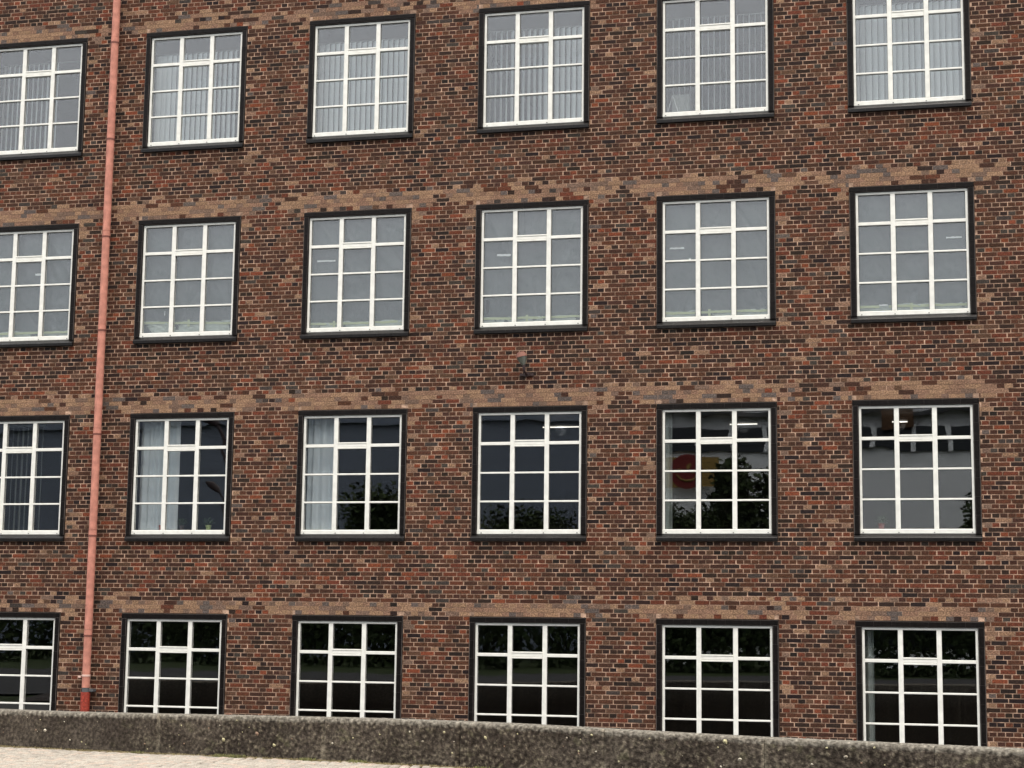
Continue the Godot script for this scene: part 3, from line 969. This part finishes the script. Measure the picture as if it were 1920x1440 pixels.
	for x in [11.0, 14.55, 17.45]:
		var hl: float = [0.36, 0.26, 0.14][k]
		var o := base("ceiling_lamp", Vector3(x, 3.70, -3.0))
		tag(o, ["lit strip lamp seen deep behind the window under the wall lantern", "lit strip lamp seen behind the window with the red reflection", "lit strip lamp seen behind the second-floor window at the right"][k], "lamp", "strip lamps in the second floor")
		var b := mb(); b.box(Vector3(-hl, 0.03, -0.05), Vector3(hl, 0.07, 0.05)); put("housing", b.done(), M.slab, o)
		b = mb(); b.tube([Vector3(-hl, 0, 0), Vector3(hl, 0, 0)], [0.012, 0.012], 10); put("tube", b.done(), tubes, o)
		var li := OmniLight3D.new()
		li.name = "strip_light"
		li.light_energy = 0.012
		li.omni_range = 8.0
		li.omni_attenuation = 2.0
		li.light_size = 0.1
		li.shadow_enabled = true
		o.add_child(li, true)
		li.position = Vector3(0, -0.06, 0)
		k += 1

func film(c: int, ya: float, yb: float, slope := 0.0) -> ArrayMesh:
	var r := RandomNumberGenerator.new()
	r.seed = 100 + c
	var lines: Array = []
	var strong := 1.6 if c == 3 else 1.0
	for k in 16:
		var a := r.randf_range(0.9, 2.3)
		lines.append([Vector2(r.randf_range(0.1, 2.0), r.randf_range(ya, yb)), Vector2(cos(a), sin(a)), r.randf_range(-0.018, 0.018) * strong, r.randf_range(0.02, 0.09), r.randf_range(0.25, 0.8)])
	var pts := PackedVector3Array()
	var nx := 72; var ny := int((yb - ya) / 0.028) + 6
	for j in ny:
		for i in nx:
			var x := 0.06 + 1.98 * i / (nx - 1)
			var y := lerpf(ya, yb, float(j) / (ny - 1))
			if j == ny - 1: y += slope * (x / 2.0)
			var p := Vector2(x, y)
			var z := fn.get_noise_3d(x * 1.6, y * 1.3, c * 7.0) * 0.022 + fn.get_noise_3d(x * 5.0, y * 3.0, c * 3.0) * 0.005
			for l in lines:
				var d: Vector2 = p - l[0]
				var off := absf(d.cross(l[1]))
				var al := d.dot(l[1])
				z += l[2] * exp(-off / l[3]) * exp(-al * al / (l[4] * l[4]))
			if c >= 20:
				z = z * 1.2 + 0.016 * absf(fn.get_noise_3d(x * 4.0 + y * 6.0, y * 9.0, c * 3.0)) - 0.006 + 0.010 * fn.get_noise_3d(x * 14.0 + y * 20.0, y * 16.0, c)
				if j == ny - 1: y += 0.045 * fn.get_noise_2d(x * 2.2, c * 4.0)
			pts.append(Vector3(x, y, clampf(z, -0.04, 0.012)))
	var b := mb()
	if c == 3:
		# leave the torn hole out of the sheet
		var g := mb()
		g.grid(pts, nx, ny, PackedColorArray(), Vector3(0, 0, 1))
		var keep := PackedInt32Array()
		for t in range(0, g.ix.size(), 3):
			var m := (g.v[g.ix[t]] + g.v[g.ix[t + 1]] + g.v[g.ix[t + 2]]) / 3.0
			var e := Vector2((m.x - 0.20) / 0.045, (m.y - 0.54) / 0.125)
			if e.length() > 1.0: keep.append_array(g.ix.slice(t, t + 3))
		g.ix = keep
		return g.done()
	b.grid(pts, nx, ny, PackedColorArray(), Vector3(0, 0, 1))
	return b.done()

func curtain(called: String, at: Vector3, w: float, hh: float, m: Material, label: String) -> void:
	var o := base(called, at)
	tag(o, label, "curtain")
	var pts := PackedVector3Array()
	var nx := int(w / 0.012) + 2; var ny := 14
	for j in ny:
		for i in nx:
			var x := w * i / (nx - 1); var y := hh * j / (ny - 1)
			pts.append(Vector3(x, y, 0.028 * sin(x * 46.0 + 2.2 * sin(x * 9.0 + at.x)) + 0.02 * fn.get_noise_2d(x * 6.0 + at.x, y * 0.5)))
	var b := mb()
	b.grid(pts, nx, ny, PackedColorArray(), Vector3(0, 0, 1))
	put("cloth", b.done(), m, o)
	var r := mb(); r.tube([Vector3(-0.05, hh + 0.01, 0), Vector3(w + 0.05, hh + 0.01, 0)], [0.012, 0.012], 8); put("rod", r.done(), M.drain, o)

func pot(at: Vector3, c: Color, rad: float, leafy: bool, label: String) -> void:
	var o := base("flowerpot", at)
	tag(o, label, "flowerpot")
	var m := mat("pot_%d" % int(at.x * 100), c, 0.6)
	var b := mb(); b.tube([Vector3(0, 0, 0), Vector3(0, 0.09, 0), Vector3(0, 0.09, 0), Vector3(0, 0.115, 0), Vector3(0, 0.115, 0), Vector3(0, 0.10, 0)], [rad * 0.75, rad, rad * 1.12, rad * 1.12, rad * 0.95, rad * 0.9], 16)
	put("pot", b.done(), m, o)
	# the inner sill that carries the pot is a ledge of the window opening
	if leafy:
		var g := mb()
		for k in 90:
			var d := Vector3(rng.randf_range(-1, 1), rng.randf_range(0.2, 1.4), rng.randf_range(-1, 1)).normalized()
			g.col = Color(0.05, 0.085, 0.03).lerp(Color(0.02, 0.04, 0.015), rng.randf())
			g.leaf(Vector3(0, 0.10, 0) + d * rng.randf_range(0.01, 0.13), (d + Vector3(rng.randf_range(-0.6, 0.6), -0.2, rng.randf_range(-0.6, 0.6))).normalized(), Vector3(0.3, 1, 0.2), 0.055, 0.028)
		put("foliage", g.done(), M.vertex, o)

# ---------------------------------------------------------------- seen only as reflections in the panes
func tree(at: Vector3, hh: float, rad: float, label: String, tint: Color, sd: int) -> void:
	var o := base("street_tree", at)
	tag(o, label, "tree", "trees across the street")
	var r := RandomNumberGenerator.new()
	r.seed = sd
	mat("bark", Color(0.05, 0.04, 0.032), 0.9)
	var b := mb(); b.tube([Vector3(0, -0.1, 0), Vector3(0.05, hh * 0.3, 0), Vector3(0, hh * 0.6, 0.1), Vector3(0.1, hh * 0.85, 0)], [0.28, 0.2, 0.13, 0.04], 10)
	for k in 6:
		var a := TAU * k / 6.0 + r.randf()
		var y0 := hh * r.randf_range(0.28, 0.55)
		b.tube([Vector3(0, y0, 0), Vector3(cos(a) * rad * 0.4, y0 + hh * 0.12, sin(a) * rad * 0.4), Vector3(cos(a) * rad * 0.75, y0 + hh * 0.28, sin(a) * rad * 0.75)], [0.10, 0.06, 0.02], 7)
	put("trunk", b.done(), M.bark, o)
	var g := mb()
	var lumps: Array = []
	for k in 26:
		var a := r.randf() * TAU; var q := sqrt(r.randf()) * rad * 0.8
		var yy := hh * r.randf_range(0.22, 0.92)
		q *= clampf(1.15 - absf(yy / hh - 0.5) * 1.3, 0.25, 1.0)
		lumps.append([Vector3(cos(a) * q, yy, sin(a) * q), rad * r.randf_range(0.22, 0.42)])
	for k in 15000:
		var l = lumps[r.randi_range(0, lumps.size() - 1)]
		var d := Vector3(r.randfn(), r.randfn(), r.randfn()).normalized()
		var p: Vector3 = l[0] + d * l[1] * pow(r.randf(), 0.5)
		var kx := r.randf_range(0.6, 1.3)
		g.col = Color(tint.r * kx, tint.g * kx, tint.b * kx)
		g.leaf(p, Vector3(r.randf_range(-1, 1), r.randf_range(-1, 0.6), r.randf_range(-1, 1)).normalized(), Vector3(r.randf_range(-1, 1), 1, r.randf_range(-1, 1)), 0.30, 0.21)
	put("crown", g.done(), M.vertex, o)

func across_the_street() -> void:
	# pale office block
	mat("render_white", Color(0.85, 0.85, 0.84), 0.7)
	mat("dark_glass", Color(0.02, 0.023, 0.026), 0.15)
	mat("slate_clad", Color(0.17, 0.195, 0.24), 0.6)
	var o := base("office_block", Vector3(-1.0, -1.98, 86.0))
	tag(o, "white office block with dark ribbon windows mirrored in the right-hand panes", "building")
	var b := mb(); b.box(Vector3(0, 0, 0.3), Vector3(46, 19.0, 14)); put("wall", b.done(), M.render_white, o)
	b = mb(); b.box(Vector3(-0.3, 16.15, -0.5), Vector3(46.3, 16.45, 0.29)); put("eave", b.done(), M.dark_glass, o)
	b = mb(); b.box(Vector3(0, 13.9, 0.1), Vector3(46, 15.4, 0.29)); put("ribbon_window", b.done(), M.dark_glass, o)
	for k in 20:
		b = mb(); b.box(Vector3(0.6 + k * 2.35, 13.85, -0.1), Vector3(0.9 + k * 2.35, 15.45, 0.095)); put("post", b.done(), M.render_white, o)
	b = mb(); b.box(Vector3(0, 1.0, 0.1), Vector3(46, 3.0, 0.29)); put("ground_floor_window", b.done(), M.dark_glass, o)
	# slate-grey block beside it, a guess added to darken the left-hand reflections
	var s := base("added_slate_block", Vector3(-84.0, -1.98, 92.0))
	tag(s, "long slate-grey block added to mirror dark in the left-hand second-floor panes", "building")
	b = mb(); b.box(Vector3(0, 0, 0), Vector3(78, 18.6, 14)); put("wall", b.done(), M.slate_clad, s)
	b = mb(); b.box(Vector3(-0.2, 16.6, -0.35), Vector3(78.2, 16.8, -0.002)); put("ledge", b.done(), M.slate_clad, s)
	# banner
	var bn := base("banner", Vector3(0.0, 9.6, 85.4))
	tag(bn, "ochre banner with a dark red disc hung on the white office block", "banner")
	mat("ochre", lin(150, 120, 60), 0.8); mat("dark_red", lin(120, 34, 28), 0.8); mat("autumn", lin(130, 92, 58), 0.9)
	textured(M.autumn, noise_tex(0.05, 4, 0.35, 1.0, 61), 0.4)
	b = mb(); b.box(Vector3(0, 0, 0.0), Vector3(3.7, 1.95, 0.06)); put("cloth", b.done(), M.ochre, bn)
	b = mb(); b.tube([Vector3(1.6, 1.0, -0.05), Vector3(1.6, 1.0, -0.01)], [1.1, 1.1], 32); put("disc", b.done(), M.dark_red, bn)
	for q in [[-0.45, 0.3, 0.12], [0.1, 0.5, 0.14], [0.4, 0.05, 0.13]]:
		b = mb(); b.tube([Vector3(1.6 + q[0], 1.0 + q[1], -0.09), Vector3(1.6 + q[0], 1.0 + q[1], -0.051)], [q[2], q[2]], 16); put("dot", b.done(), M.ochre, bn)
	b = mb(); b.tube([Vector3(0.9, 0.85, -0.07), Vector3(1.2, 0.55, -0.07), Vector3(1.6, 0.42, -0.07), Vector3(2.0, 0.5, -0.07), Vector3(2.3, 0.8, -0.07)], [0.06, 0.08, 0.09, 0.08, 0.06], 8); put("curve", b.done(), M.ochre, bn)
	var b2 := base("banner", Vector3(14.3, 13.2, 85.3))
	tag(b2, "mottled brown panel hung above the ribbon windows of the white block", "banner")
	b = mb(); b.box(Vector3(0, 0, 0), Vector3(1.9, 3.4, 0.06)); put("cloth", b.done(), M.autumn, b2)
	# trees
	var green := Color(0.045, 0.062, 0.022)
	tree(Vector3(8.4, -1.98, 60.0), 11.0, 3.6, "tallest dark tree before the white office block", green, 1)
	tree(Vector3(3.0, -1.98, 66.0), 9.4, 4.2, "low dark tree below the red banner", green, 2)
	tree(Vector3(21.3, -1.98, 60.0), 9.2, 3.5, "round tree before the right part of the white block", green, 3)
	tree(Vector3(5.2, -1.98, 57.5), 7.6, 3.4, "bushy tree standing left of the tallest tree", green, 8)
	tree(Vector3(-5.5, -1.98, 68.0), 8.4, 4.6, "broad tree at the gap between the white and the slate block", green * 0.9, 4)
	tree(Vector3(-13.5, -1.98, 70.0), 9.6, 4.4, "full tree before the near end of the slate block", green, 5)
	tree(Vector3(-21.0, -1.98, 72.0), 7.6, 4.4, "lower tree before the middle of the slate block", green * 1.1, 6)
	tree(Vector3(-30.0, -1.98, 74.0), 7.0, 4.6, "tree before the far end of the slate block", green, 7)
	# clipped shrub row added before the buildings to darken the ground-floor reflections
	var hg := mb()
	var hr := RandomNumberGenerator.new(); hr.seed = 77
	for i in 40000:
		var x := hr.randf_range(-75, 48)
		var z := 54.0 + hr.randf_range(-0.7, 0.7)
		var y := -1.98 + 3.6 * hr.randf() + 0.25 * fn.get_noise_2d(x * 0.4, 2.0)
		var kx := hr.randf_range(0.6, 1.2)
		hg.col = Color(0.035 * kx, 0.05 * kx, 0.018 * kx)
		hg.leaf(Vector3(x, y, z), Vector3(hr.randf_range(-1, 1), hr.randf_range(-1, 1), hr.randf_range(-0.6, 0.6)).normalized(), Vector3(hr.randf_range(-1, 1), 0.3, hr.randf_range(-1, 1)), 0.30, 0.22)
	tag(put("added_hedge", hg.done(), M.vertex), "long dark clipped shrub row added across the road to darken the ground-floor reflections", "added_hedge")
	# street lamps
	for k in 2:
		var l := base("street_lamp", [Vector3(-4.2, -1.98, 21.0), Vector3(-15.2, -1.98, 47.0)][k])
		tag(l, ["dark curved street lamp beside the sett pavement, mirrored beside the curtain", "farther dark street lamp beyond the asphalt road"][k], "street lamp", "street lamps mirrored in the panes")
		b = mb(); b.tube([Vector3(0.9, 0, 0), Vector3(0.9, 3.5, 0), Vector3(0.75, 6.0, 0), Vector3(0.35, 7.6, 0), Vector3(0.1, 8.05, 0)], [0.09, 0.08, 0.06, 0.05, 0.045], 12); put("pole", b.done(), M.lamp_iron, l)
		b = mb(); b.tube([Vector3(0.14, 8.0, 0), Vector3(0.0, 8.15, 0), Vector3(-0.3, 8.38, 0), Vector3(-0.62, 8.52, 0)], [0.07, 0.16, 0.2, 0.06], 12); put("lamp_head", b.done(), M.lamp_iron, l)
